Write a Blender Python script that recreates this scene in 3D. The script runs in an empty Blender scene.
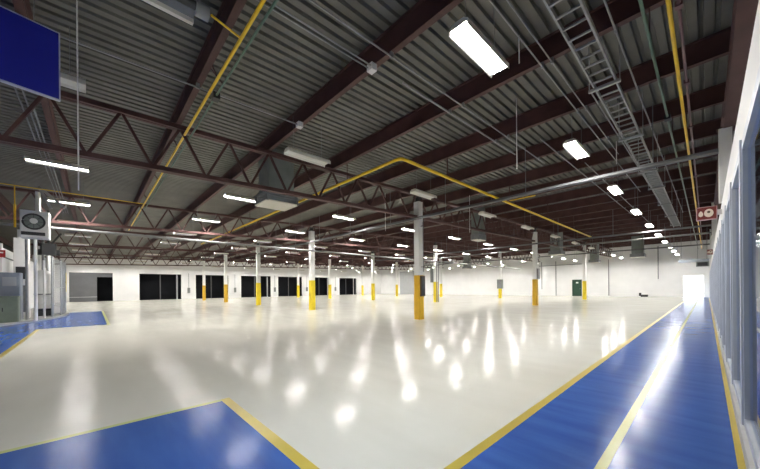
import bpy, math, random
from mathutils import Vector
random.seed(5)
S = bpy.context.scene
COL = S.collection
PI = math.pi
SL = 0.02                                   # the roof rises gently towards the far wall


def roofz(y):
    return 5.36 + SL * y                    # underside of the roof beams


def deckz(y):
    return 5.80 + SL * y                    # underside of the metal deck


# ------------------------------------------------------------------ materials
def new_mat(name):
    m = bpy.data.materials.new(name)
    m.use_nodes = True
    nt = m.node_tree
    return m, nt, nt.nodes['Principled BSDF'], nt.nodes['Material Output']


def mat(name, col, rough=.5, metal=0., var=.08, scale=3., spec=.5, bump=0.):
    m, nt, b, _ = new_mat(name)
    b.inputs['Roughness'].default_value = rough
    b.inputs['Metallic'].default_value = metal
    b.inputs['Specular IOR Level'].default_value = spec
    c = (*col, 1)
    if var:
        tc = nt.nodes.new('ShaderNodeTexCoord')
        n = nt.nodes.new('ShaderNodeTexNoise')
        n.inputs['Scale'].default_value = scale
        n.inputs['Detail'].default_value = 4
        r = nt.nodes.new('ShaderNodeValToRGB')
        r.color_ramp.elements[0].position = .3
        r.color_ramp.elements[1].position = .7
        r.color_ramp.elements[0].color = (*[max(0, v * (1 - var)) for v in col], 1)
        r.color_ramp.elements[1].color = (*[min(1, v * (1 + var)) for v in col], 1)
        nt.links.new(tc.outputs['Object'], n.inputs['Vector'])
        nt.links.new(n.outputs['Fac'], r.inputs['Fac'])
        nt.links.new(r.outputs['Color'], b.inputs['Base Color'])
        if bump:
            bp = nt.nodes.new('ShaderNodeBump')
            bp.inputs['Strength'].default_value = bump
            nt.links.new(n.outputs['Fac'], bp.inputs['Height'])
            nt.links.new(bp.outputs['Normal'], b.inputs['Normal'])
    else:
        b.inputs['Base Color'].default_value = c
    return m


def floor_mat(name, ca, cb, rough, sx, sy, spec, bump, blotch):
    """coated concrete: rolled-on paint with streaks along the roller, faint stains and a glossy, slightly wavy film"""
    m, nt, b, _ = new_mat(name)
    L = nt.links.new
    tc = nt.nodes.new('ShaderNodeTexCoord')
    mp = nt.nodes.new('ShaderNodeMapping')
    mp.inputs['Scale'].default_value = (sx, sy, 1)
    L(tc.outputs['Object'], mp.inputs['Vector'])
    n = nt.nodes.new('ShaderNodeTexNoise')
    n.inputs['Scale'].default_value = 1.
    n.inputs['Detail'].default_value = 6
    L(mp.outputs['Vector'], n.inputs['Vector'])
    n2 = nt.nodes.new('ShaderNodeTexNoise')
    n2.inputs['Scale'].default_value = .55
    n2.inputs['Detail'].default_value = 5
    L(tc.outputs['Object'], n2.inputs['Vector'])
    mix = nt.nodes.new('ShaderNodeMix')
    mix.inputs[0].default_value = blotch
    L(n.outputs['Fac'], mix.inputs[2])
    L(n2.outputs['Fac'], mix.inputs[3])
    r = nt.nodes.new('ShaderNodeValToRGB')
    r.color_ramp.elements[0].position = .35
    r.color_ramp.elements[1].position = .65
    r.color_ramp.elements[0].color = (*ca, 1)
    r.color_ramp.elements[1].color = (*cb, 1)
    L(mix.outputs[0], r.inputs['Fac'])
    L(r.outputs['Color'], b.inputs['Base Color'])
    rr = nt.nodes.new('ShaderNodeMapRange')
    rr.inputs['To Min'].default_value = rough * .75
    rr.inputs['To Max'].default_value = rough * 1.3
    L(n.outputs['Fac'], rr.inputs['Value'])
    L(rr.outputs['Result'], b.inputs['Roughness'])
    b.inputs['Specular IOR Level'].default_value = spec
    if bump:
        bp = nt.nodes.new('ShaderNodeBump')
        bp.inputs['Strength'].default_value = bump
        bp.inputs['Distance'].default_value = .02
        L(n.outputs['Fac'], bp.inputs['Height'])
        L(bp.outputs['Normal'], b.inputs['Normal'])
    return m


def emit(name, col, s):
    m, nt, b, out = new_mat(name)
    e = nt.nodes.new('ShaderNodeEmission')
    e.inputs['Color'].default_value = (*col, 1)
    e.inputs['Strength'].default_value = s
    nt.links.new(e.outputs[0], out.inputs['Surface'])
    return m


def glass_mat():
    m, nt, b, out = new_mat('tinted_glass')
    t = nt.nodes.new('ShaderNodeBsdfTransparent')
    t.inputs['Color'].default_value = (.84, .89, .95, 1)
    g = nt.nodes.new('ShaderNodeBsdfGlossy')
    g.inputs['Roughness'].default_value = .03
    g.inputs['Color'].default_value = (.85, .9, 1, 1)
    f = nt.nodes.new('ShaderNodeFresnel')
    f.inputs['IOR'].default_value = 1.55
    mx = nt.nodes.new('ShaderNodeMixShader')
    nt.links.new(f.outputs[0], mx.inputs[0])
    nt.links.new(t.outputs[0], mx.inputs[1])
    nt.links.new(g.outputs[0], mx.inputs[2])
    nt.links.new(mx.outputs[0], out.inputs['Surface'])
    return m


LAMP = 164.
M = dict(
    cream=floor_mat('cream_floor_coating', (.665, .65, .575), (.735, .72, .645), .135, .5, 2.2, .05, .05, .5),
    blue=floor_mat('blue_floor_coating', (.042, .100, .36), (.066, .150, .45), .18, .9, 5.5, .055, .02, .35),
    stripe=floor_mat('yellow_floor_stripe', (.53, .41, .05), (.64, .50, .08), .3, 3, 3, .5, .02, .5),
    palestripe=floor_mat('pale_yellow_floor_stripe', (.44, .47, .11), (.54, .57, .19), .3, 3, 3, .5, .02, .5),
    deck=mat('grey_roof_deck', (.142, .138, .120), .6, 0., .15, 1.5, .3),
    steel=mat('maroon_primed_steel', (.078, .036, .033), .6, 0., .18, 2.5, .3),
    white=mat('white_wall_paint', (.87, .87, .86), .6, 0., .03, .8, .3),
    colwhite=mat('white_column_paint', (.88, .875, .85), .45, 0., .05, 3.),
    yellow=mat('yellow_guard_paint', (.82, .62, .02), .45, 0., .08, 4.),
    ochre=mat('ochre_guard_paint', (.58, .34, .02), .5, 0., .1, 4.),
    pipeyellow=mat('yellow_pipe_paint', (.80, .52, .015), .4, 0., .08, 4.),
    pipegreen=mat('green_pipe_paint', (.055, .11, .08), .45, 0., .1, 4.),
    pipemauve=mat('mauve_pipe_paint', (.13, .065, .075), .5, 0., .1, 4.),
    galv=mat('galvanised_steel', (.33, .33, .33), .5, .3, .12, 6.),
    galvdull=mat('dull_galvanised_steel', (.22, .225, .23), .55, .2, .12, 6.),
    wiregrey=mat('matt_grey_wireway', (.17, .17, .175), .85, 0., .08, 4., .1),
    amber=mat('amber_guard_paint', (.74, .43, .015), .45, 0., .08, 4.),
    palepipe=mat('pale_painted_pipe', (.18, .18, .175), .5, 0., .06, 4.),
    skirtblack=mat('blackened_skirt', (.012, .012, .012), .7, 0., 0, 1, .1),  # black put on the inner skirts to keep distant fixtures dim
    housing=mat('cream_fixture_enamel', (.72, .69, .60), .4, 0., .04, 4.),
    lensoff=mat('unlit_diffuser', (.80, .78, .70), .35, 0., .03, 5.),
    office=emit('office_fill_glow', (.90, .95, 1.), 85.),  # glow added to brighten the office interior
    lens=emit('lit_diffuser', (1., .97, .93), LAMP),
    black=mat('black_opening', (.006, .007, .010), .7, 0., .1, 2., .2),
    doorgrey=mat('grey_shutter', (.115, .118, .125), .5, 0., .06, 2.),
    midgrey=mat('mid_grey_door', (.42, .43, .44), .5, 0., .05, 2.),
    frame=mat('blue_grey_aluminium', (.66, .70, .77), .4, .1, .05, 4.),
    framedark=mat('dark_gasket', (.018, .022, .032), .5, 0., .1, 4.),
    kerb=mat('pale_grey_sill', (.52, .52, .50), .5, 0., .08, 5.),
    pad=mat('grey_concrete_pad', (.36, .36, .34), .7, 0., .12, 3.),
    signblue=mat('deep_blue_sign_face', (.008, .011, .185), .55, 0., .04, 3., .2),
    signedge=mat('silver_sign_edge', (.55, .58, .66), .35, .5, .03, 4.),
    signred=mat('maroon_sign_face', (.17, .022, .014), .5, 0., .05, 5.),
    pict=mat('pale_pictogram', (.85, .74, .60), .5, 0., .03, 5.),
    pinkedge=mat('pink_sign_edge', (.55, .36, .37), .5, 0., .04, 5.),
    olive=mat('olive_cabinet_paint', (.15, .18, .135), .5, 0., .08, 4.),
    bluegrey=mat('blue_grey_cabinet_paint', (.27, .30, .34), .5, 0., .08, 4.),
    darkmetal=mat('dark_metal', (.03, .03, .032), .5, .2, .1, 5.),
    green=mat('dark_green_door_paint', (.006, .04, .02), .45, 0., .06, 4.),
    duct=mat('grey_duct_sheet', (.21, .23, .215), .5, .25, .1, 3.),
    brown=mat('brown_box_paint', (.12, .075, .04), .5, 0., .08, 4.),
    wire=mat('fence_wire', (.42, .44, .46), .45, .4, .05, 8.),
    red=mat('red_sign_paint', (.45, .02, .02), .5, 0., .05, 5.),
    glass=glass_mat(),
    pavement=mat('sunlit_pavement', (.80, .80, .78), .8, 0., .05, 1.),
)


# ------------------------------------------------------------------ mesh builder
class MB:
    def __init__(self):
        self.v, self.f, self.sm, self.mi = [], [], [], []

    def add(self, vs, fs, smooth=False, mi=0):
        o = len(self.v)
        self.v += [tuple(p) for p in vs]
        self.f += [[i + o for i in f] for f in fs]
        self.sm += [smooth] * len(fs)
        self.mi += [mi] * len(fs)
        return self

    def box(self, x0, x1, y0, y1, z0, z1, mi=0):
        return self.add([(x0, y0, z0), (x1, y0, z0), (x1, y1, z0), (x0, y1, z0), (x0, y0, z1), (x1, y0, z1), (x1, y1, z1), (x0, y1, z1)],
                        [(0, 3, 2, 1), (4, 5, 6, 7), (0, 1, 5, 4), (1, 2, 6, 5), (2, 3, 7, 6), (3, 0, 4, 7)], False, mi)

    def bevbox(self, x0, x1, y0, y1, z0, z1, b=.02):
        """box with chamfered vertical edges"""
        p = [(x0 + b, y0), (x1 - b, y0), (x1, y0 + b), (x1, y1 - b), (x1 - b, y1), (x0 + b, y1), (x0, y1 - b), (x0, y0 + b)]
        return self.prism(p, z0, z1)

    def prism(self, p, z0, z1):
        n = len(p)
        return self.add([(x, y, z0) for x, y in p] + [(x, y, z1) for x, y in p],
                        [list(range(n))[::-1], list(range(n, 2 * n))] + [(i, (i + 1) % n, n + (i + 1) % n, n + i) for i in range(n)])

    def bar(self, a, b, w, h, up=(0, 0, 1)):
        """rectangular bar from a to b: w across, h along up"""
        a, b = Vector(a), Vector(b)
        d = (b - a).normalized()
        s = d.cross(Vector(up))
        if s.length < 1e-4:
            s = d.cross(Vector((1, 0, 0)))
        s.normalize()
        u = s.cross(d)
        s, u = s * w / 2, u * h / 2
        vs = [p + q for p in (a, b) for q in (-s - u, s - u, s + u, -s + u)]
        return self.add(vs, [(0, 1, 2, 3), (7, 6, 5, 4), (0, 4, 5, 1), (1, 5, 6, 2), (2, 6, 7, 3), (3, 7, 4, 0)])

    def tube(self, pts, r, n=8):
        pts = [Vector(p) for p in pts]
        rings = []
        for i, p in enumerate(pts):
            d = (pts[min(i + 1, len(pts) - 1)] - pts[max(i - 1, 0)]).normalized()
            s = d.cross(Vector((0, 0, 1)))
            if s.length < 1e-3:
                s = Vector((1, 0, 0))
            s.normalize()
            u = s.cross(d)
            rings.append([p + (s * math.cos(2 * PI * k / n) + u * math.sin(2 * PI * k / n)) * r for k in range(n)])
        o = len(self.v)
        vs = [q for ring in rings for q in ring]
        self.add(vs, [(i * n + k, i * n + (k + 1) % n, (i + 1) * n + (k + 1) % n, (i + 1) * n + k) for i in range(len(pts) - 1) for k in range(n)], True)
        m = len(self.v)
        self.add(rings[0], [list(range(n))[::-1]])
        self.add(rings[-1], [list(range(n))])
        return self

    def lathe(self, prof, cx, cy, n=16, z0=0):
        """(radius, z) profile about a vertical axis"""
        vs = [(cx + r * math.cos(2 * PI * k / n), cy + r * math.sin(2 * PI * k / n), z0 + z) for r, z in prof for k in range(n)]
        fs = [(i * n + k, i * n + (k + 1) % n, (i + 1) * n + (k + 1) % n, (i + 1) * n + k) for i in range(len(prof) - 1) for k in range(n)]
        self.add(vs, fs, True)
        return self.add([vs[k] for k in range(n)], [list(range(n))[::-1]]).add(vs[-n:], [list(range(n))])

    def mesh(self, name, mats):
        me = bpy.data.meshes.new(name)
        me.from_pydata(self.v, [], self.f)
        for m in (mats if isinstance(mats, (list, tuple)) else [mats]):
            me.materials.append(m)
        me.polygons.foreach_set('use_smooth', self.sm)
        me.polygons.foreach_set('material_index', self.mi)
        me.update()
        return me

    def build(self, name, mats, parent=None, loc=None):
        o = bpy.data.objects.new(name, self.mesh(name, mats))
        COL.objects.link(o)
        if parent:
            o.parent = parent
        if loc:
            o.location = loc
        return o


def tag(o, label, cat, group=None):
    o['label'] = label
    o['category'] = cat
    if group:
        o['group'] = group
    return o


def struct(o):
    o['kind'] = 'structure'
    return o


def thing(name, label, cat, loc=(0, 0, 0), group=None, rz=0):
    o = bpy.data.objects.new(name, None)
    COL.objects.link(o)
    o.location = loc
    o.rotation_euler.z = rz
    o.empty_display_size = .1
    return tag(o, label, cat, group)


def link(name, me, parent=None, loc=(0, 0, 0)):
    o = bpy.data.objects.new(name, me)
    COL.objects.link(o)
    o.parent = parent
    o.location = loc
    return o


def dup(root, loc):
    r = root.copy()
    COL.objects.link(r)
    r.location = loc
    for ch in root.children:
        c = ch.copy()
        COL.objects.link(c)
        c.parent = r
        for g in ch.children:
            d = g.copy()
            COL.objects.link(d)
            d.parent = c
    return r


ORD = ['nearest', 'second', 'third', 'fourth', 'fifth', 'sixth', 'seventh', 'eighth', 'ninth', 'tenth', 'eleventh', 'twelfth', 'thirteenth',
       'fourteenth', 'fifteenth', 'sixteenth', 'seventeenth', 'eighteenth', 'nineteenth', 'twentieth', 'twenty-first', 'twenty-second',
       'twenty-third', 'twenty-fourth', 'twenty-fifth', 'twenty-sixth', 'twenty-seventh', 'twenty-eighth']

# ------------------------------------------------------------------ grid of the hall
XW, YN, YS, XE = -54.2, 51.2, -9.0, .70      # dock wall, far wall, wall behind the camera, glazed side
GX = [.2 - 9.04 * i for i in range(7)]        # column lines
GX[1] = -8.76
GY = [-3.0, 10.58, 24.1, 37.6, 51.1]

# ------------------------------------------------------------------ floor: one slab, painted fields as faces
KX, KY = -4.17, 1.17
xs = sorted({XW - .3, -28.1, -28.0, -16.8, -16.7, -4.24, KX, -1.40, -1.31, -.60, -.53, .155, .197, 4.6})
ys = sorted({YS - .2, -1.53, -1.43, KY, KY + .105, .40, .50, YN + .2})


def field(x, y):
    """0 cream, 1 blue, 2 yellow, 3 pale yellow"""
    if x > .197:
        return 0
    if x > .155:
        return 2
    if x > -1.31:
        if -.60 < x < -.53 and y > KY:
            return 3
        return 1
    if x > -1.40 and y > KY + .105:
        return 2
    if x > KX and y < KY:
        return 1
    if x > -4.24 and y < KY:
        return 3
    if x > -4.24 and KY < y < KY + .105 and x < -1.3:
        return 2
    if -28 < x < -16.8 and y < .40:
        return 1
    if -28.1 < x < -16.7 and y < .50 and y > -1.43:
        return 3
    if -16.8 < x < -6 and y < -1.53:
        return 1
    if -16.8 < x < -4.24 and y < -1.43:
        return 2
    return 0


fm = MB()
nx = len(xs)
for j in range(len(ys)):
    for i in range(nx):
        fm.v.append((xs[i], ys[j], 0))
for j in range(len(ys) - 1):
    for i in range(nx - 1):
        fm.f.append([j * nx + i, j * nx + i + 1, (j + 1) * nx + i + 1, (j + 1) * nx + i])
        fm.sm.append(False)
        fm.mi.append(field((xs[i] + xs[i + 1]) / 2, (ys[j] + ys[j + 1]) / 2))
struct(fm.build('floor', [M['cream'], M['blue'], M['stripe'], M['palestripe']]))

# ------------------------------------------------------------------ roof deck
dm = MB()
prof = []
pitch = .2
x = XW - .2
while x < XE + .3:
    prof += [(x, 0), (x + .120, 0), (x + .135, .062), (x + .185, .062)]
    x += pitch
for y in (YS - .2, YN + .3):
    dm.v += [(px, y, deckz(y) + pz) for px, pz in prof]
n = len(prof)
for i in range(n - 1):
    dm.f.append([i, n + i, n + i + 1, i + 1])
    dm.sm.append(False)
    dm.mi.append(0)
struct(dm.build('ceiling', M['deck']))

# ------------------------------------------------------------------ walls
# far wall with the open doorway
DX0, DX1, DZ = -1.90, -.22, 2.55
w = MB()
w.box(XW - .3, DX0, YN, YN + .25, -.05, 7.1)
w.box(DX1, 4.9, YN, YN + .25, -.05, 7.1)
w.box(DX0, DX1, YN, YN + .25, DZ, 7.1)
struct(w.build('wall_north', M['white']))
# dock wall with its openings
DOCK = [(-2.2, 1.9, 3.72), (4.7, 9.7, 3.72), (11.6, 16.35, 3.72), (18.35, 23.6, 3.72), (24.95, 29.9, 3.70), (31.8, 36.6, 3.70), (38.75, 43.5, 3.65)]
w = MB()
y = YS - .3
for a, b, h in DOCK:
    w.box(XW - .25, XW, y, a, -.05, 7.1)
    w.box(XW - .25, XW, a, b, h, 7.1)
    y = b
w.box(XW - .25, XW, y, YN + .1, -.05, 7.1)
struct(w.build('wall_west', M['white']))
struct(MB().box(XW - .3, 4.9, YS - .25, YS, -.05, 6.2).build('wall_south', M['white']))
struct(MB().box(XE, XE + .2, YS - .1, YN + .1, 3.2, 7.1).build('wall_east', M['white']))
struct(MB().box(4.5, 4.7, YS - .1, YN + .1, -.05, 3.3).build('wall_office', M['white']))
struct(MB().box(.30, 4.6, YS - .1, YN + .1, 3.12, 3.2).build('ceiling_office', M['white']))
struct(MB().box(XW - .02, -21.3, -3.7, -3.45, 0, 3.7).build('wall_partition', M['white']))

# dock openings: bays painted near-black for the gloom inside, with door edges
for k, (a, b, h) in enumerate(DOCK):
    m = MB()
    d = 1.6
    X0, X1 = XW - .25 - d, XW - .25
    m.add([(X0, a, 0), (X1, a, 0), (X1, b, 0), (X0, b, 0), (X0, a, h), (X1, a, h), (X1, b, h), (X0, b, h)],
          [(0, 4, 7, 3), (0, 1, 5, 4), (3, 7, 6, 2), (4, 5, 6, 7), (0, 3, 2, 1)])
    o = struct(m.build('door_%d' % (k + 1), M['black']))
    if k == 0:
        MB().box(XW - .2, XW - .14, a, a + 2.55, 0, h).build('shutter_panel', M['doorgrey'], o)
        MB().box(XW - .2, XW - .14, a + 2.55, b, h - .55, h).build('header_panel', M['doorgrey'], o)
        MB().box(XW - .14, XW - .12, a, a + 2.55, .55, .62).build('panel_rail', M['midgrey'], o)
    else:
        MB().box(XW - .6, XW - .5, b - .55, b - .38, 0, h).build('guide_rail', M['midgrey'], o)
        MB().box(XW - .9, XW - .8, (a + b) / 2 - .05, (a + b) / 2 + .05, 0, h).build('guide_rail', M['doorgrey'], o)
    f = MB()
    f.box(XW - .02, XW + .05, a - .14, a, 0, h + .12)
    f.box(XW - .02, XW + .05, b, b + .14, 0, h + .12)
    f.box(XW - .02, XW + .05, a - .14, b + .14, h, h + .12)
    f.build('door_frame', M['colwhite'], o)

# outside the doorway
struct(MB().box(-30, 20, YN + .25, 90, -.1, -.02).build('ground_outside', M['pavement']))
df = MB()
df.box(DX0 - .08, DX0, YN - .04, YN + .02, 0, DZ + .08)
df.box(DX1, DX1 + .08, YN - .04, YN + .02, 0, DZ + .08)
df.box(DX0, DX1, YN - .04, YN + .02, DZ, DZ + .08)
struct(df.build('trim_1', M['colwhite']))

# ------------------------------------------------------------------ glazed partition along the blue lane
GL0 = .215
struct(MB().box(.25, .42, YS, YN - .02, 2.74, 3.30).build('trim_2', M['white']))          # white fascia over the glazing
kb = MB()
kb.box(.198, .40, YS, YN - .02, 0, .07)
kb.box(.20, .32, YS, YN - .02, .07, .10)
struct(kb.build('trim_3', M['kerb']))
pitchw = 1.70
y0 = 4.38 - pitchw * 3
k = 0
while y0 < YN - 1:
    y1 = min(y0 + pitchw, YN - .05)
    o = MB()
    # mullion at the near end, a darker gasket behind it, then the slim sash round the pane
    o.box(GL0, GL0 + .028, y0, y0 + .10, .10, 2.74)
    win = struct(o.build('window_%d' % (k + 1), M['frame']))
    MB().box(GL0 + .028, GL0 + .052, y0 + .01, y0 + .09, .10, 2.74).build('gasket', M['framedark'], win)
    s = MB()
    s.box(GL0 + .014, GL0 + .052, y0 + .10, y0 + .14, .10, 2.70)
    s.box(GL0 + .014, GL0 + .052, y1 - .04, y1, .10, 2.70)
    s.box(GL0 + .014, GL0 + .052, y0 + .14, y1 - .04, 2.64, 2.74)
    s.box(GL0 + .014, GL0 + .052, y0 + .14, y1 - .04, .10, .17)
    s.build('sash', M['frame'], win)
    MB().box(GL0 + .046, GL0 + .050, y0 + .135, y1 - .035, .165, 2.645).build('glass_pane', M['glass'], win)
    y0 += pitchw
    k += 1

for i, yy in enumerate((-4, 2, 8, 14, 22, 30, 38, 46)):  # unseen panels added only to light up the office behind the glass
    t = thing('office_fill_panel', 'unseen glowing panel added to brighten the office behind the glass, %s along it' % (ORD[i] if i else 'first'), 'light', (2.4, yy, 3.06), 'added office fill panels')
    MB().box(-.62, .62, -.62, .62, .0, .06).build('frame', M['housing'], t)
    MB().box(-.58, .58, -.58, .58, -.012, 0).build('diffuser', M['office'], t)

# ------------------------------------------------------------------ roof beams (I-sections running across the hall)
BX0, BX1 = XW + .02, XE - .02


def ibeam(bm, L0, L1, h, wd, tf, tw, axis='x'):
    parts = ((-wd / 2, wd / 2, 0, tf), (-tw / 2, tw / 2, tf, h - tf), (-wd / 2, wd / 2, h - tf, h))
    for a, b, z0, z1 in parts:
        if axis == 'x':
            bm.box(L0, L1, a, b, z0, z1)
        else:
            bm.box(a, b, L0, L1, z0, z1)
    return bm


beam_me = ibeam(MB(), BX0, BX1, .425, .105, .018, .014).mesh('roof_beam', M['steel'])
BEAMS = [10.5 - 2.25 * k for k in range(8, -19, -1)]
BEAMS = [b for b in BEAMS if YS + .3 < b < YN - .2]
i0 = min(range(len(BEAMS)), key=lambda i: abs(BEAMS[i] - 1.5))
for i, yb in enumerate(BEAMS):
    o = link('roof_beam', beam_me, None, (0, yb + .025, roofz(yb)))
    q = i - i0
    if q < 0:
        t = ['dark maroon roof beam that passes behind the blue sign', 'dark maroon roof beam over the camera side, behind the sign beam',
             'dark maroon roof beam farthest behind the sign beam', 'dark maroon roof beam close to the rear wall', 'dark maroon roof beam along the rear wall'][min(4, -q - 1)]
    elif q == 0:
        t = 'maroon roof beam with yellow and green pipes running along its underside'
    else:
        t = 'maroon roof beam, %s one beyond the beam with yellow and green pipes' % (ORD[q - 1] if q > 1 else 'first')
    tag(o, t, 'beam', 'roof beams across the hall')

# edge beam above the glazing
for i, (a, b) in enumerate(((YS + .1, 10.38), (10.62, 23.98), (24.22, 37.48), (37.72, YN - .1))):
    zb = roofz((a + b) / 2) - .45
    o = ibeam(MB(), a, b, .42, .20, .02, .016, 'y').build('edge_beam', M['steel'])
    o.location = (.38, 0, zb)
    o.rotation_euler.x = 0
    tag(o, 'dark maroon edge beam above the white fascia, ' + ['over the nearest glass panes', 'beyond the first white post', 'beyond the second white post', 'reaching the far wall'][i], 'beam', 'edge beams over the glazing')

# ------------------------------------------------------------------ roof trusses along the column lines
LINE = ['first', 'second', 'third', 'fourth', 'fifth']


def truss(X, ya, yb, label):
    root = thing('roof_truss', label, 'truss', (X, ya, 0), 'roof trusses on the column lines')
    nP = 12
    L = yb - ya
    p = L / nP
    top = lambda y: roofz(ya + y) - .05
    dep = lambda y: (1.10 - .0105 * (ya + y)) if ya < 0 else 1.0
    bot = lambda y: top(y) - dep(y)
    m = MB()
    for s in (-.05, .05):
        m.bar((s, 0, top(0)), (s, L, top(L)), .075, .098)
    m.build('top_chord', M['steel'], root)
    m = MB()
    for s in (-.05, .05):
        m.bar((s, 0, bot(0)), (s, L, bot(L)), .075, .105)
    m.build('bottom_chord', M['steel'], root)
    for i in range(nP):
        for a, b in (((i * p, top(i * p)), ((i + .5) * p, bot((i + .5) * p))), (((i + .5) * p, bot((i + .5) * p)), ((i + 1) * p, top((i + 1) * p)))):
            MB().bar((0, a[0], a[1]), (0, b[0], b[1]), .055, .055).build('web_member', M['steel'], root)
    return root


for i in range(1, 6):
    for j in range(4):
        if i == 5 and j == 3:
            pass
        t = 'maroon truss on the %s column line from the glazing, %s' % (LINE[i - 1], ['before the front columns', 'between front and second column rows',
                                                                                       'between second and third column rows', 'from third columns to far wall'][j])
        truss(GX[i], GY[j] + .15, GY[j + 1] - (.15 if j < 3 else .0), t)

# ------------------------------------------------------------------ columns
CW = .145
shaft = MB().bevbox(-CW, CW, -CW, CW, 0, 1, .012)


def column(x, y, label, guard='yellow', h=None):
    zt = roofz(y) - .12
    root = thing('support_column', label, 'column', (x, y, 0), 'steel columns of the hall')
    g = 1.95
    if guard:
        m = MB()
        m.bevbox(-CW - .012, CW + .012, -CW - .012, CW + .012, 1.06, g, .02)
        m.bevbox(-CW - .018, CW + .018, -CW - .018, CW + .018, .0, 1.06, .02)
        m.build('yellow_guard', M[guard], root)
        z0 = g - .01
    else:
        z0 = 0
    MB().bevbox(-CW, CW, -CW, CW, z0, zt - .25, .012).build('shaft', M['colwhite'], root)
    m = MB()
    m.bevbox(-.09, .09, -.09, .09, zt - .25, zt, .01)
    m.box(-.17, .17, -.17, .17, zt - .03, zt)
    m.build('cap', M['darkmetal'], root)
    return root


ROWS = {1: 'front row', 2: 'second row', 3: 'third row'}
for j in (1, 2, 3):
    for i in range(1, 6):
        guard = 'ochre' if (j == 1 and i in (4, 5)) else ('amber' if i == 1 and j < 3 else 'yellow')
        c = 'ochre' if guard == 'ochre' else 'yellow'
        if i == 1 and j == 1:
            t = 'large nearest white column with yellow base and brown box on its side'
        else:
            t = 'white column with %s base in the %s, %s' % (c, ROWS[j], ['nearest the glazed wall', 'second from the glazed wall', 'third from the glazed wall', 'fourth from the glazed wall', 'nearest the dock doors'][i - 1])
        column(GX[i], GY[j], t, guard)
for i in (3, 4, 5):
    column(GX[i], -3.0, 'plain white column among the machinery by the partition, ' + {3: 'closest to camera', 4: 'the middle one', 5: 'closest to the dock doors'}[i], None)
for j in (1, 2, 3):
    root = thing('fascia_post', 'white post rising above the white fascia, ' + ['behind the nearest maroon sign', 'second along the glazing', 'third along the glazing'][j - 1], 'post', (.31, GY[j], 0), 'posts over the glazing')
    zt = 4.99 if j == 1 else roofz(GY[j]) - .05
    MB().bevbox(-.105, .105, -.10, .10, 3.30, zt, .01).build('shaft', M['colwhite'], root)
    MB().box(-.13, .13, -.12, .12, zt - .02, zt).build('cap', M['steel'], root)

# box on the front column, boxes and pipes on others
t = thing('control_box', 'narrow brown box fixed to the side of the nearest column', 'box', (GX[1] + .162, GY[1] + .02, 0))
MB().bevbox(.0, .07, -.15, .15, 1.02, 1.93, .01).build('body', M['brown'], t)
MB().box(.07, .078, -.12, .12, 1.06, 1.89).build('cover', M['darkmetal'], t)
t = thing('control_box', 'grey box wrapped round third-row column above its yellow base', 'box', (GX[2], GY[3], 0))
m = MB()
m.box(-.30, .30, -.24, -.16, 1.2, 2.35)
m.box(-.30, -.165, -.16, .2, 1.2, 2.35)
m.box(.165, .30, -.16, .2, 1.2, 2.35)
m.build('body', M['duct'], t)
MB().box(-.22, .22, -.26, -.24, 1.3, 2.25).build('cover', M['galvdull'], t)
t = thing('control_box', 'small grey box on second-row column nearest the glazed wall', 'box', (GX[1] + .15, GY[2], 0))
MB().bevbox(.0, .14, -.14, .14, 1.95, 2.75, .01).build('body', M['galv'], t)
MB().box(.03, .11, -.155, -.14, 2.0, 2.7).build('cover', M['palepipe'], t)
t = thing('control_box', 'grey box beside pipes on second-row column behind nearest column', 'box', (GX[2] - .17, GY[2] - .1, 0))
MB().bevbox(-.26, .0, -.16, .16, 1.9, 3.3, .01).build('body', M['galvdull'], t)
MB().box(-.23, -.03, -.175, -.16, 1.95, 3.2).build('cover', M['duct'], t)
for dx, lab in ((.22, 'thin grey riser pipe close beside second-row column'), (.42, 'thin grey riser pipe standing off second-row column')):
    tag(MB().tube([(GX[2] + dx, GY[2] - .1, 0.0), (GX[2] + dx, GY[2] - .1, 3.8)], .045).build('riser_pipe', M['galvdull']), lab + ' behind the nearest one', 'pipe', 'riser pipes')
t = thing('riser_pipe', 'thin grey riser pipe beside the nearest white column', 'pipe', (GX[1] + .26, GY[1], 0), 'riser pipes')
MB().tube([(0, 0, 2.1), (0, 0, 4.28)], .018).build('tube', M['galvdull'], t)
for z in (2.3, 4.1):
    MB().box(-.115, 0, -.02, .02, z, z + .03).build('bracket', M['galvdull'], t)

# ------------------------------------------------------------------ ceiling lights on their grid
LZ = 4.88
hl = .61
h = MB()     # low-bay housing: a trough whose side skirts hang below the recessed diffuser
p = [(-.15, -.045), (-.138, -.045), (-.125, .004), (.125, .004), (.138, -.045), (.15, -.045), (.15, .03), (.085, .085), (-.085, .085), (-.15, .03)]
nn = len(p)
vs = [(x, -hl, z) for x, z in p] + [(x, hl, z) for x, z in p]
h.add(vs, [(i, nn + i, nn + (i + 1) % nn, (i + 1) % nn) for i in range(nn)])
for o_, fl in ((0, False), (nn, True)):
    for q in ((0, 1, 2, 9), (2, 3, 6, 9), (3, 4, 5, 6), (6, 7, 8, 9)):
        h.f.append([o_ + k for k in (q[::-1] if fl else q)])
        h.sm.append(False)
        h.mi.append(0)
h.mi[1] = h.mi[3] = 1                    # inner skirt faces blackened so distant fixtures look dim
house_me = h.mesh('housing', [M['housing'], M['skirtblack']])
house_off = h.mesh('housing', [M['housing'], M['lensoff']])
lens = MB().box(-.124, .124, -hl + .01, hl - .01, -.003, .0035)
lens_on = lens.mesh('diffuser', M['lens'])
lens_off = lens.mesh('unlit_diffuser', M['lensoff'])
hang = MB().tube([(0, 0, 0), (0, 0, 1)], .006, 5).mesh('hanger', M['galvdull'])


def light(x, y, on, label):
    root = thing('ceiling_light', label, 'light', (x, y, LZ), 'ceiling lights in rows')
    link('housing', house_me if on else house_off, root)
    link('diffuser', lens_on if on else lens_off, root)
    for s in (-.42, .42):
        o = link('hanger', hang, root, (0, s, .095))
        o.scale.z = deckz(y + s) - LZ - .09
    return root


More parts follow.
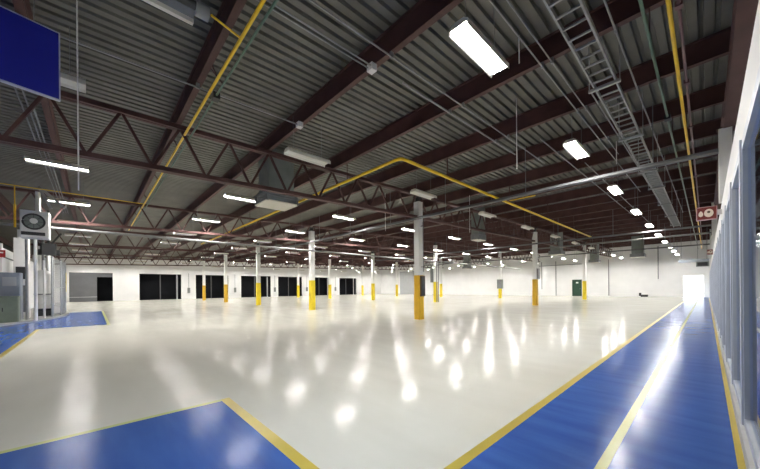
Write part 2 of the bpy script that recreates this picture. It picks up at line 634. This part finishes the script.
for r in range(11):
    X = -2.25 - 4.97 * r
    jj = list(range(1 if r == 0 else 0, 11))
    for n_, j in enumerate(jj):
        Y = -.68 + 4.87 * j
        on = r != 1 or j >= 8  # several deeper rows are switched on just to brighten the far hall
        light(X, Y, on, '%s ceiling light, %s along %s row out from the glazed wall' % ('glowing' if on else 'unlit cream', ORD[n_], ORD[r] if r else 'first'))

# ------------------------------------------------------------------ sheet-metal duct drops with diffuser heads
def duct(x, y, w_, d_, zb, label, flare=.12):
    root = thing('ventilation_duct', label, 'duct', (x, y, 0), 'duct drops from the roof')
    zt = deckz(y - d_ / 2) - .005
    MB().box(-w_ / 2, w_ / 2, -d_ / 2, d_ / 2, zb + .34, zt).build('drop', M['duct'], root)
    m = MB()
    W, D = w_ / 2 + flare, d_ / 2 + flare
    for sx in (-1, 1):
        for sy in (-1, 1):
            m.box(min(sx * W, sx * (W - .05)), max(sx * W, sx * (W - .05)), min(sy * D, sy * (D - .05)), max(sy * D, sy * (D - .05)), zb, zb + .34)
    m.box(-W, W, -D, D, zb + .30, zb + .34)
    m.box(-W + .05, W - .05, -D + .05, D - .05, zb + .04, zb + .30)
    for z in (zb + .1, zb + .17, zb + .24):
        m.box(-W + .02, W - .02, -D + .02, D - .02, z, z + .012)
    m.build('grille', M['galvdull'], root)
    MB().box(-W, W, -D, D, zb, zb + .035).build('base_plate', M['housing'], root)
    return root


duct(-9.75, 4.46, .80, .86, 4.16, 'grey duct drop with slotted head behind the nearest truss', .1)
duct(-9.20, 16.62, .46, .80, 4.15, 'grey duct drop beyond the nearest column, before second-row column', .03)
duct(-8.95, 29.6, .75, .85, 4.15, 'grey duct drop beyond second-row column nearest the glazing')
duct(-9.0, 43.1, .75, .85, 4.15, 'small far grey duct drop left of far wall centre, behind third-row column')
duct(-4.55, 38.65, .85, .95, 4.15, 'grey duct drop nearest the glazed wall, against the far wall')
duct(-24.5, 40.87, .75, .85, 4.15, 'small dark far duct drop in front of the far wall, deep in the hall')

# ------------------------------------------------------------------ pipes
def pipe(name, pts, r, m, label, cat='pipe', group=None, n=8):
    return tag(MB().tube(pts, r, n).build(name, M[m]), label, cat, group)


def elbow(pts, rad=.12):
    """rounds the corners of a polyline"""
    out = [Vector(pts[0])]
    for a, b, c in zip(pts, pts[1:], pts[2:]):
        a, b, c = Vector(a), Vector(b), Vector(c)
        u, v = (a - b).normalized(), (c - b).normalized()
        for t in (0, .25, .5, .75, 1):
            p0, p1 = b + u * rad, b + v * rad
            out.append(p0 * (1 - t) ** 2 + b * 2 * t * (1 - t) + p1 * t ** 2)
    return out + [Vector(pts[-1])]


# yellow gas main with its run along the hall
t = thing('gas_pipe', 'long yellow gas pipe bending at a corner above the nearest column', 'pipe', (0, 0, 0), 'yellow gas pipes')
MB().tube(elbow([(-26.5, 6.07, 4.9), (-5.62, 6.07, 4.9), (-5.62, 26.0, 4.9)], .15), .045, 10).build('main', M['pipeyellow'], t)
for yy, zz in ((8.25, 0), (12.75, 0), (17.25, 0), (21.75, 0)):
    MB().bar((-5.62, yy, 4.93), (-5.62, yy, roofz(yy) - .005), .03, .03).build('hanger', M['steel'], t)
for xx in (-8, -12.2, -16.5, -21):
    MB().bar((xx, 6.07, 4.93), (xx, 6.07, roofz(6.0)), .02, .02).build('hanger', M['steel'], t)
MB().bar((-5.62, 12.75, 5.0), (-4.6, 12.75, 5.0), .035, .035).build('bracket', M['pipeyellow'], t)
# pair along the beam with the green pipe
t = thing('gas_pipe', 'yellow gas pipe along a roof beam with a branch to the heater', 'pipe', (0, 0, 0), 'yellow gas pipes')
MB().tube([(-1.2, 1.66, 5.2), (-25, 1.66, 5.2)], .026, 10).build('main', M['pipeyellow'], t)
MB().tube([(-4.80, 1.66, 5.2), (-4.46, 1.165, 5.03)], .015).build('branch', M['pipeyellow'], t)
for xx in (-3, -6, -9.6, -13, -16, -20):
    MB().bar((xx, 1.66, 5.2), (xx, 1.575, roofz(1.5)), .018, .018).build('hanger', M['steel'], t)
t = thing('water_pipe', 'green pipe running beside the yellow pipe under a roof beam', 'pipe', (0, 0, 0), 'green pipes')
MB().tube([(-1.2, 1.78, 5.19), (-25, 1.78, 5.19)], .020, 10).build('main', M['pipegreen'], t)
MB().box(-6.66, -6.50, 1.72, 1.84, 5.13, 5.25).build('valve', M['darkmetal'], t)
for xx in (-3.1, -6.1, -9.7, -13.1, -16.1, -20.1):
    MB().bar((xx, 1.78, 5.2), (xx, 1.575, roofz(1.5)), .014, .014).build('hanger', M['steel'], t)
t = thing('gas_pipe', 'thin yellow gas pipe over the machinery with a vertical drop', 'pipe', (0, 0, 0), 'yellow gas pipes')
MB().tube([(-16.8, -6.0, 5.17), (-16.8, 1.612, 5.17)], .017, 8).build('main', M['pipeyellow'], t)
MB().tube([(-16.8, -2.02, 5.17), (-16.8, -2.02, 4.45)], .016, 8).build('drop', M['pipeyellow'], t)
MB().tube([(-16.8, -2.02, 4.5), (-16.8, -2.02, 3.68)], .032, 8).build('valve', M['pipeyellow'], t)
# pipes along the cable ladder, near the glazing
t = thing('gas_pipe', 'thick yellow gas pipe along the ceiling beside the cable ladder', 'pipe', (0, 0, 0), 'yellow gas pipes')
MB().tube([(-.31, .5, 5.0), (-.31, 44, 5.0)], .025, 10).build('main', M['pipeyellow'], t)
for q in range(5, 20, 2):
    yy = 10.5 - 2.25 * 4 + 2.25 * (q - 5)
    MB().bar((-.31, yy, 5.03), (-.31, yy, roofz(yy) - .0), .016, .016).build('hanger', M['steel'], t)
t = thing('water_pipe', 'green pipe along the ceiling between cable ladder and thick yellow pipe', 'pipe', (0, 0, 0), 'green pipes')
MB().tube([(-.55, .5, 5.0), (-.55, 44, 5.0)], .020, 10).build('main', M['pipegreen'], t)
MB().box(-.60, -.50, 8.95, 9.1, 4.95, 5.05).build('coupling', M['darkmetal'], t)
for q in range(5, 20, 2):
    yy = 10.5 - 2.25 * 4 + 2.25 * (q - 5)
    MB().bar((-.55, yy, 5.02), (-.55, yy, roofz(yy)), .012, .012).build('hanger', M['steel'], t)
t = thing('water_pipe', 'mauve pipe running close beside the thick yellow gas pipe', 'pipe', (0, 0, 0))
MB().tube([(-.222, .5, 5.02), (-.222, 44, 5.02)], .019, 10).build('main', M['pipemauve'], t)
for yy in (3.2, 5.5, 7.7, 9.9, 12.2, 14.5):
    MB().box(-.26, -.185, yy, yy + .08, 4.985, 5.055).build('coupling', M['pipemauve'], t)
# pale pipe on the second column line, long wireways on the column rows
pipe('water_pipe', [(-17.55, -8.6, 3.87), (-17.55, 43, 3.87)], .06, 'palepipe', 'long pale pipe below the truss on the second column line', n=10)
for yy, x0, zz, lab in ((10.27, -26, 4.36, 'long grey wireway crossing above the nearest column to the glazing'),
                        (23.85, -26, 4.52, 'grey wireway crossing above the second column row'),
                        (37.35, -30, 4.75, 'grey wireway crossing above the third column row')):
    t = thing('wireway', lab, 'cable duct', (0, 0, 0), 'wireways across the hall')
    m = MB()
    m.box(x0, .2, yy - .05, yy + .05, zz, zz + .10)
    m.build('channel', M['wiregrey'], t)
    MB().tube([(x0, yy - .09, zz + .02), (.2, yy - .09, zz + .02)], .022, 8).build('conduit', M['wiregrey'], t)
    xx = -.9
    while xx > x0:
        MB().bar((xx, yy, zz + .1), (xx, yy, deckz(yy) + .02), .016, .016).build('hanger', M['galvdull'], t)
        xx -= 3.1
pipe('water_pipe', [(-22, 24.25, 4.22), (.2, 24.25, 4.22)], .05, 'palepipe', 'pale pipe below the wireway over the second column row', n=10)

# thin conduits under the beams, running the length of the hall
CON = [(-4.13, -3, 3.62, .012, 'silver conduit ending at a small white junction box, outer of a pair'), (-4.05, -3, 3.62, .012, 'silver conduit ending at a small white junction box, inner of a pair'),
       (-3.66, -3, 11, .014, 'long silver conduit passing left of the nearest glowing light'), (-4.0, 4.4, 9.5, .02, 'short silver conduit between beams left of the nearest glowing light'),
       (-2.02, 1, 18, .014, 'silver conduit right of the row of lights nearest the glazing'), (-1.86, 4, 12, .012, 'thin silver conduit between light row and cable ladder'),
       (-1.62, 7.5, 24, .014, 'silver conduit close left of the cable ladder'), (-.95, 0, 26, .014, 'silver conduit close along the right rail of the cable ladder'),
       (-3.1, 9, 24, .016, 'silver conduit over the floor between first and second beams of lights'), (-2.75, 12, 30, .014, 'silver conduit above second glowing light of first row'),
       (-6.7, -1, 3.6, .014, 'silver conduit with a white end box near the nearest truss')]
for X, a, b, r_, lab in CON:
    t = thing('conduit', lab, 'conduit', (X, a, 0), 'conduits under the roof')
    MB().tube([(0, 0, 5.28 + SL * a), (0, b - a, 5.28 + SL * b)], r_, 6).build('tube', M['galv'], t)
    for yb in BEAMS:
        if a < yb < b:
            MB().box(-.02, .02, yb - a - .03, yb - a + .03, 5.26 + SL * yb, roofz(yb)).build('clip', M['galvdull'], t)
for X, Y, lab in ((-4.09, 3.68, 'small white junction box at the end of paired conduits'), (-6.7, 3.66, 'small white junction box near the nearest truss')):
    z = 5.28 + SL * Y
    m = MB().box(X - .07, X + .07, Y - .06, Y + .06, z - .06, z + .06)
    tag(m.build('junction_box', M['colwhite']), lab, 'box', 'junction boxes')
for Y, r_, lab in ((-1.02, .018, 'pale conduit behind the blue sign, first of three'), (-.93, .018, 'pale conduit behind the blue sign, middle of three'), (-.86, .022, 'pale conduit nearest the pinkish beam behind the blue sign')):
    pipe('conduit', [(-7.6 if Y != -.86 else -9.2, Y, 5.12), (-21, Y, 5.12)], r_ * .75, 'galvdull', lab, 'conduit', 'conduits behind the sign', 6)
for (X, Y, zt, zb, lab) in ((-2.07, 5.1, 5.5, 5.05, 'white conduit stub hanging right of the nearest glowing light'), (-3.12, 7.5, deckz(7.5), 4.25, 'thin white rod hanging mid-ceiling left of second glowing light'),
                            (-6.4, -.15, deckz(0), 2.9, 'thin cable hanging beside the blue sign'), (-9.6, 9.35, roofz(9.3), 3.9, 'white rod hanging just left of the nearest column top'),
                            (-1.75, 11.0, 5.55, 4.9, 'white conduit stub hanging left of the cable ladder'), (-7.4, 12.6, roofz(12.6), 3.9, 'white rod hanging right of the nearest column')):
    pipe('hanging_rod', [(X, Y, zt), (X, Y, zb)], .010, 'colwhite', lab, 'rod', 'hanging rods', 6)

# cable ladder
t = thing('cable_ladder', 'grey cable ladder along the ceiling near the glazed wall', 'cable ladder', (0, 0, 0))
for X in (-1.37, -1.065):
    m = MB()
    m.box(X - .012, X + .012, .5, 26.2, 4.98, 5.06)
    m.build('side_rail', M['galv'], t)
rung = MB().box(-1.36, -1.075, -.014, .014, 4.985, 5.01).mesh('rung', M['galv'])
yy = 1.0
while yy < 26:
    link('rung', rung, t, (0, yy, 0))
    yy += .275
for yb in (6.66, 9.45, 12.6, 15.0, 18.3, 21.6, 25.0):
    m = MB()
    m.box(-1.46, -.99, yb - .025, yb + .025, 4.93, 4.98)
    m.box(-1.455, -1.44, yb - .008, yb + .008, 4.98, deckz(yb) + .02)
    m.box(-1.01, -.995, yb - .008, yb + .008, 4.98, deckz(yb) + .02)
    m.build('trapeze', M['galv'], t)
MB().box(-1.34, -1.09, 13.0, 26.1, 5.015, 5.045).build('cover_mesh', M['galvdull'], t)

# radiant heater at the end of the yellow branch
t = thing('radiant_heater', 'silver tube heater hung under the roof at the end of the yellow branch', 'heater', (-4.42, 0, 0))
m = MB()
p = [(-.15, 4.93), (-.16, 4.95), (-.07, 5.12), (.09, 5.12), (.20, 4.95), (.19, 4.93), (.075, 5.10), (-.06, 5.10)]
vs = [(x, -3.2, z) for x, z in p] + [(x, .98, z) for x, z in p]
m.add(vs, [(i, 8 + i, 8 + (i + 1) % 8, (i + 1) % 8) for i in range(8)] + [(7, 0, 1, 2), (2, 3, 6, 7), (3, 4, 5, 6), (10, 9, 8, 15), (15, 14, 11, 10), (14, 13, 12, 11)])
m.build('reflector', M['galvdull'], t)
MB().box(-.20, -.145, -3.2, .98, 4.885, 4.955).build('reflector_lip', M['housing'], t)
MB().tube([(.01, -3.1, 5.0), (.01, .97, 5.0)], .05, 12).build('burner_tube', M['darkmetal'], t)
MB().tube([(-.04, .98, 5.02), (-.04, 1.13, 5.02)], .09, 14).build('burner_box', M['galvdull'], t)
for s in (-2.4, -.4):
    MB().bar((0, s, 5.1), (0, s, deckz(s)), .012, .012).build('hanger', M['galvdull'], t)

# ------------------------------------------------------------------ blue hanging sign
rz = math.radians(11.2)
t = thing('hanging_sign', 'deep blue blank sign panel hanging from the roof', 'sign', (-5.2, -.27, 3.635), None, rz)
MB().box(-.02, .02, -1.62, -.012, .012, .783).build('panel', M['signblue'], t)
m = MB()
for a, b, c, d in ((-1.64, 0, 0, .012), (-1.64, 0, .783, .795), (-1.64, -1.62, .012, .783), (-.012, 0, .012, .783)):
    m.box(-.024, .024, a, b, c, d)
m.build('edge_trim', M['signedge'], t)
for s in (-1.45, -.2):
    MB().bar((0, s, .795), (0, s, deckz(-.5) - 3.635), .01, .01).build('hanger', M['galvdull'], t)

# ------------------------------------------------------------------ maroon pictogram signs along the glazing
def picto_sign(y, xl, zb, w_, hh, label):
    root = thing('exit_sign', label, 'sign', (xl, y, zb), 'maroon signs along the glazing')
    MB().box(0.012, w_ - .012, -.04, .04, .012, hh - .012).build('panel', M['signred'], root)
    m = MB()
    m.box(0, w_, -.045, .045, 0, .014)
    m.box(0, w_, -.045, .045, hh - .014, hh)
    m.box(0, .014, -.045, .045, .014, hh - .014)
    m.box(w_ - .014, w_, -.045, .045, .014, hh - .014)
    m.build('edge_trim', M['pinkedge'], root)
    # drop-shaped mark and a pale disc with a dark dot, as far as the photo shows them
    m = MB()
    cx, cz, r = w_ * .22, hh * .43, hh * .17
    pts = []
    for k in range(20):
        a = 2 * PI * k / 20
        pts.append((cx + r * .75 * math.cos(a), cz + (r * math.sin(a) if math.sin(a) < 0 else r * 1.6 * math.sin(a) * (1 - .25 * abs(math.cos(a))))))
    m.add([(x, -.047, z) for x, z in pts] + [(x, -.040, z) for x, z in pts], [list(range(20))] + [(i, 20 + i, 20 + (i + 1) % 20, (i + 1) % 20) for i in range(20)])
    m.build('drop_mark', M['pict'], root)
    m = MB()
    cx, cz, r = w_ * .60, hh * .5, hh * .31
    pts = [(cx + r * .8 * math.cos(2 * PI * k / 24), cz + r * math.sin(2 * PI * k / 24)) for k in range(24)]
    m.add([(x, -.047, z) for x, z in pts] + [(x, -.040, z) for x, z in pts], [list(range(24))] + [(i, 24 + i, 24 + (i + 1) % 24, (i + 1) % 24) for i in range(24)])
    m.build('disc_mark', M['pict'], root)
    cz += r * .25
    pts = [(cx + r * .28 * math.cos(2 * PI * k / 16), cz + r * .28 * math.sin(2 * PI * k / 16)) for k in range(16)]
    MB().add([(x, -.049, z) for x, z in pts] + [(x, -.045, z) for x, z in pts], [list(range(16))] + [(i, 16 + i, 16 + (i + 1) % 16, (i + 1) % 16) for i in range(16)]).build('dot_mark', M['brown'], root)
    MB().box(w_, .252 - xl, -.015, .015, hh * .3, hh * .7).build('bracket', M['colwhite'], root)


picto_sign(10.3, -.155, 2.895, .33, .30, 'nearest maroon sign with pale marks sticking out from the white fascia')
picto_sign(24.0, .02, 3.02, .22, .28, 'second maroon sign sticking out from the white fascia, farther along')

# grey units above the far doorway
t = thing('air_curtain', 'grey air curtain box hung before the bright far doorway', 'heater', (0, 0, 0))
MB().bevbox(-.60, .16, 36.8, 37.2, 2.95, 3.35, .03).build('body', M['duct'], t)
MB().box(-.52, .08, 36.785, 36.8, 3.0, 3.3).build('grille', M['darkmetal'], t)
for s in (-.5, .05):
    MB().bar((s, 37, 3.35), (s, 37, deckz(37)), .02, .02).build('hanger', M['galvdull'], t)
t = thing('door_hood', 'pale blue-grey box beam over the bright far doorway', 'hood', (0, 0, 0))
MB().box(-2.0, .19, 44.9, 45.2, 3.75, 4.05).build('body', M['bluegrey'], t)
for s in (-1.8, 0):
    MB().bar((s, 45.05, 4.05), (s, 45.05, deckz(45)), .02, .02).build('hanger', M['galvdull'], t)

# ------------------------------------------------------------------ far wall fittings
t = thing('exit_door', 'dark green door in the white far wall', 'door', (-12.85, YN - .06, 0))
MB().box(-.52, .52, 0, .055, 0, 2.28).build('door_leaf', M['green'], t)
m = MB()
m.box(-.60, -.52, -.02, .06, 0, 2.36)
m.box(.52, .60, -.02, .06, 0, 2.36)
m.box(-.52, .52, -.02, .06, 2.28, 2.36)
m.build('door_frame', M['green'], t)
MB().box(-.12, .18, -.008, 0, 1.82, 2.02).build('notice', M['colwhite'], t)
MB().tube([(.40, -.04, 1.0), (.40, -.04, 1.12)], .02).build('handle', M['galv'], t)
struct(MB().box(-47.9, -43.7, YN - .05, YN, 0, 5.1).build('door_8', M['midgrey']))
for X, zt, zb, lab in ((-15.6, 5.2, 0, 'thin grey conduit on the far wall left of the green door'), (-17.6, 5.2, 1.0, 'short grey conduit hanging down the far wall, left of green door'), (-4.1, 6.3, 2.2, 'thin grey conduit on far wall between last duct and doorway'),
                       (-9.1, 5, .1, 'thin grey conduit on far wall right of the green door')):
    pipe('wall_conduit', [(X, YN - .05, zb), (X, YN - .05, zt)], .05, 'galvdull', lab, 'conduit', 'conduits on the far wall', 6)
pipe('wall_conduit', [(-18, YN - .06, 4.6), (-12.2, YN - .06, 4.6)], .05, 'galvdull', 'thin horizontal grey conduit above the green door', 'conduit', 'conduits on the far wall', 6)
t = thing('floor_fan', 'small dark object lying on floor against the far wall', 'machine', (-5.3, YN - .8, 0))
MB().bevbox(-.4, .3, -.2, .2, 0, .28, .08).build('body', M['darkmetal'], t)
MB().tube([(-.45, 0, .1), (-.45, 0, .5)], .12, 12).build('motor', M['darkmetal'], t)
# leveller boxes between the dock doors
for a, b in zip(DOCK[1:], DOCK[2:]):
    yc = (a[1] + b[0]) / 2
    t = thing('mounted_control', 'grey control unit on the white wall between two dock doors', 'control box', (XW + .03, yc, 0), 'control units between the dock doors')
    MB().box(.0, .16, -.16, .16, .9, 1.7).build('body', M['duct'], t)
    MB().tube([(.06, 0, 1.7), (.06, 0, 3.9)], .03, 6).build('conduit', M['galvdull'], t)
for i, o in enumerate([o for o in COL.objects if o.name.startswith('mounted_control')]):
    o['label'] = 'grey control unit on the wall %s the %s dark dock door from the machinery' % ('right of', ORD[i + 1])

# ------------------------------------------------------------------ machinery bay by the partition
pad = [(-18.2, -3.45), (-18.2, -2.95), (-19.2, -2.75), (-20.2, -2.35), (-21.2, -1.85), (-22.4, -1.45), (-24.0, -1.12), (-26.5, -1.05), (-30.5, -1.35), (-38, -2.4), (-38, -3.45)]
o = MB().prism(pad[::-1], 0, .09).build('floor_pad', M['pad'])
struct(o)

t = thing('electrical_cabinet', 'olive green floor cabinet at the near end of the machinery', 'cabinet', (-20.42, -2.62, .05))
MB().bevbox(-.32, .22, -.27, .27, 0, 1.12, .03).build('body', M['olive'], t)
MB().box(.22, .235, -.23, .23, .08, 1.05).build('door', M['olive'], t)
MB().box(-.34, .25, -.29, .29, 1.12, 1.15).build('top', M['olive'], t)
MB().box(.235, .255, -.18, -.15, .5, .66).build('handle', M['darkmetal'], t)
t = thing('control_cabinet', 'blue-grey control cabinet standing behind the olive cabinet', 'cabinet', (-21.55, -2.72, .09))
MB().bevbox(-.35, .35, -.30, .32, 0, 2.15, .03).build('body', M['bluegrey'], t)
MB().box(.35, .365, -.25, .27, 1.2, 2.08).build('door', M['bluegrey'], t)
MB().box(.365, .375, -.2, .2, 1.55, 1.95).build('label_plate', M['midgrey'], t)
t = thing('hanging_unit_heater', 'white box heater with round fan hung from the roof over the machinery', 'heater', (-17.08, -1.55, 3.36))
MB().bevbox(-.30, .30, -.36, .36, 0, .98, .03).build('casing', M['colwhite'], t)
m = MB()
m.tube([(.31, -.02 + .27 * math.cos(2 * PI * k / 24), .58 + .27 * math.sin(2 * PI * k / 24)) for k in range(25)], .03, 6)
for k in range(4):
    a = PI * k / 4
    m.bar((.32, -.02 - .27 * math.cos(a), .58 - .27 * math.sin(a)), (.32, -.02 + .27 * math.cos(a), .58 + .27 * math.sin(a)), .012, .012)
m.build('fan_guard', M['darkmetal'], t)
m = MB()
m.add([(.302, -.02 + .25 * math.cos(2 * PI * k / 24), .58 + .25 * math.sin(2 * PI * k / 24)) for k in range(24)], [list(range(24))])
m.build('fan_opening', M['duct'], t)
MB().tube([(.30, -.02, .60), (.36, -.02, .60)], .10, 12).build('fan_hub', M['colwhite'], t)
MB().box(.30, .315, -.33, .26, .08, .20).build('louvre', M['darkmetal'], t)
MB().tube([(0, .06, .98), (0, .06, 1.75)], .07, 10).build('flue', M['colwhite'], t)
for dy in (.25, .62):
    MB().bar((.05, .08, 1.95), (.05, dy + .15, 1.1 + .25 * dy), .05, .09).build('brace', M['galv'], t)
pipe('pipe_post', [(-20.3, -1.86, 0.09), (-20.3, -1.86, 3.9)], .06, 'colwhite', 'pale pipe post below the hanging fan heater', 'pipe', 'pipe posts in the machinery', 10)
t = thing('hanging_hoist', 'dark motor hanging below the roof behind the fan heater', 'motor', (-24.4, -1.75, 0))
MB().bevbox(-.25, .25, -.30, .30, 3.35, 3.95, .06).build('body', M['darkmetal'], t)
MB().tube([(0, -.42, 3.5), (0, .42, 3.5)], .16, 12).build('drum', M['darkmetal'], t)
MB().tube([(0, 0, 3.95), (0, 0, deckz(-1.75))], .05, 8).build('stem', M['darkmetal'], t)
MB().bar((.05, .1, 3.95), (-.35, .45, 4.6), .06, .06).build('arm', M['darkmetal'], t)
t = thing('storage_tank', 'tall white cylinder tank behind the wire fence', 'tank', (-26.1, -2.1, .09))
MB().lathe([(.30, 0), (.36, .08), (.36, 2.2), (.30, 2.42), (.12, 2.52)], 0, 0, 18).build('shell', M['colwhite'], t)
MB().lathe([(.375, 1.1), (.375, 1.16)], 0, 0, 18).build('band', M['galvdull'], t)
MB().tube([(0, 0, 2.5), (0, 0, 4.3)], .06, 8).build('outlet', M['palepipe'], t)
t = thing('crate', 'low black box on the pad in front of the white tank', 'box', (-24.35, -1.95, .09))
MB().bevbox(-.42, .42, -.30, .30, 0, .36, .02).build('body', M['darkmetal'], t)
MB().box(-.44, .44, -.32, .32, .30, .36).build('rim', M['black'], t)
t = thing('equipment_panel', 'tall white panel with dark display beside the fan heater', 'panel', (-23.0, -2.55, .09))
MB().bevbox(-.30, .30, -.24, .24, 0, 3.9, .02).build('body', M['colwhite'], t)
MB().box(.30, .315, -.17, .17, 1.9, 2.5).build('display', M['darkmetal'], t)
MB().box(.30, .312, -.17, .17, .3, 1.6).build('door', M['palepipe'], t)
PO = [(-22.0, -3.06, 3.6, .055, 'colwhite', 'pale pipe post with a small red sign, behind the cabinets'), (-20.0, -3.2, 4.3, .09, 'colwhite', 'thick white pipe post behind the olive cabinet'),
      (-21.55, -2.25, 4.0, .05, 'galv', 'slim grey pipe post between blue-grey cabinet and fan heater'), (-22.1, -1.75, 2.9, .045, 'colwhite', 'slim pale pipe post behind the post under the fan heater'),
      (-25.1, -2.6, 4.3, .10, 'colwhite', 'thick white pipe post between panel and white tank'), (-23.4, -1.55, 3.2, .05, 'galv', 'slim grey pipe post beside the black box'),
      (-27.6, -2.0, 4.2, .09, 'colwhite', 'thick white pipe post beyond the white tank')]
for X, Y, zt, r_, mm, lab in PO:
    pipe('pipe_post', [(X, Y, .09 if X < -19.6 else 0), (X, Y, zt)], r_, mm, lab, 'pipe', 'pipe posts in the machinery', 10)
for z in (1.25, 2.1, 3.2):
    pipe('service_pipe', [(-19.3, -3.39, z), (-30, -3.39, z)], .035, 'galvdull', 'grey horizontal pipe along the partition, %s' % {1.25: 'lowest of three', 2.1: 'middle of three', 3.2: 'top of three'}[z], 'pipe', 'service pipes on the partition', 8)
t = thing('service_sign', 'small red sign on a pale post behind the cabinets', 'sign', (-21.90, -3.06, 3.12))
MB().box(0, .02, -.14, .14, -.16, .16).build('plate', M['red'], t)
MB().box(.02, .024, -.08, .08, .02, .08).build('mark', M['colwhite'], t)
MB().box(-.03, 0, -.03, .03, -.05, .05).build('clamp', M['galvdull'], t)


# wire mesh fence panels with posts, following the edge of the pad
FP = [(-22.6, -1.52), (-24.0, -1.28), (-25.4, -1.22), (-27.0, -1.26), (-28.6, -1.40), (-30.2, -1.55)]
for k, (a, b) in enumerate(zip(FP, FP[1:])):
    t = thing('fence_panel', 'grey wire mesh fence panel on the pad edge, %s from the fan heater' % (ORD[k] if k else 'first'), 'fence', (a[0], a[1], .09), 'wire fence panels')
    d = Vector((b[0] - a[0], b[1] - a[1], 0))
    L = d.length
    d.normalize()
    MB().tube([(0, 0, 0), (0, 0, 3.0)], .04, 8).build('post', M['wire'], t)
    m = MB()
    for z in (.12, 1.5, 2.9):
        m.bar(d * .04 + Vector((0, 0, z)), d * (L - .04) + Vector((0, 0, z)), .03, .03)
    m.build('rail', M['wire'], t)
    m = MB()
    n_ = int(L / .10)
    for q in range(1, n_):
        p = d * (L * q / n_)
        m.bar(p + Vector((0, 0, .12)), p + Vector((0, 0, 2.9)), .010, .010)
    for q in range(1, 28):
        m.bar(d * .04 + Vector((0, 0, .12 + q * .1)), d * (L - .04) + Vector((0, 0, .12 + q * .1)), .007, .007)
    m.build('wire_mesh', M['wire'], t)
t = thing('warning_strip', 'narrow yellow warning plate on the wire fence', 'sign', (-25.4, -1.16, 1.9))
MB().box(-.02, .02, 0, .02, -.55, .55).build('plate', M['yellow'], t)
MB().box(-.02, .02, -.02, 0, -.05, .05).build('clamp', M['galvdull'], t)

# ------------------------------------------------------------------ camera
cam = bpy.data.cameras.new('camera')
co = bpy.data.objects.new('camera', cam)
COL.objects.link(co)
S.camera = co
cam.sensor_width = 36
cam.lens = 306.0 / 760 * 36
cam.shift_y = 53.56 / 760
cam.clip_end = 300
cam.clip_start = .02
from mathutils import Matrix
yaw, roll = math.radians(46.87), math.radians(-.52)
fwd = Vector((-math.sin(yaw), math.cos(yaw), 0))
rt = Vector((math.cos(yaw), math.sin(yaw), 0))
up = Vector((0, 0, 1))
r_ = rt * math.cos(roll) + up * math.sin(roll)
u_ = up * math.cos(roll) - rt * math.sin(roll)
mw = Matrix((r_, u_, -fwd)).transposed().to_4x4()
mw.translation = (0, 0, 1.4)
co.matrix_world = mw

# ------------------------------------------------------------------ daylight outside and view
wd = bpy.data.worlds.new('world')
S.world = wd
wd.use_nodes = True
wd.node_tree.nodes['Background'].inputs['Color'].default_value = (.93, .97, 1, 1)
wd.node_tree.nodes['Background'].inputs['Strength'].default_value = 2.6
S.view_settings.view_transform = 'Standard'
S.view_settings.look = 'None'
S.view_settings.gamma = 1
S.view_settings.use_curve_mapping = False
S.view_settings.exposure = 0.
cy = S.cycles
cy.use_denoising = True
cy.max_bounces = 10
cy.diffuse_bounces = 6
cy.glossy_bounces = 4
cy.transparent_max_bounces = 16
cy.caustics_reflective = False
cy.caustics_refractive = False
cy.sample_clamp_indirect = 8
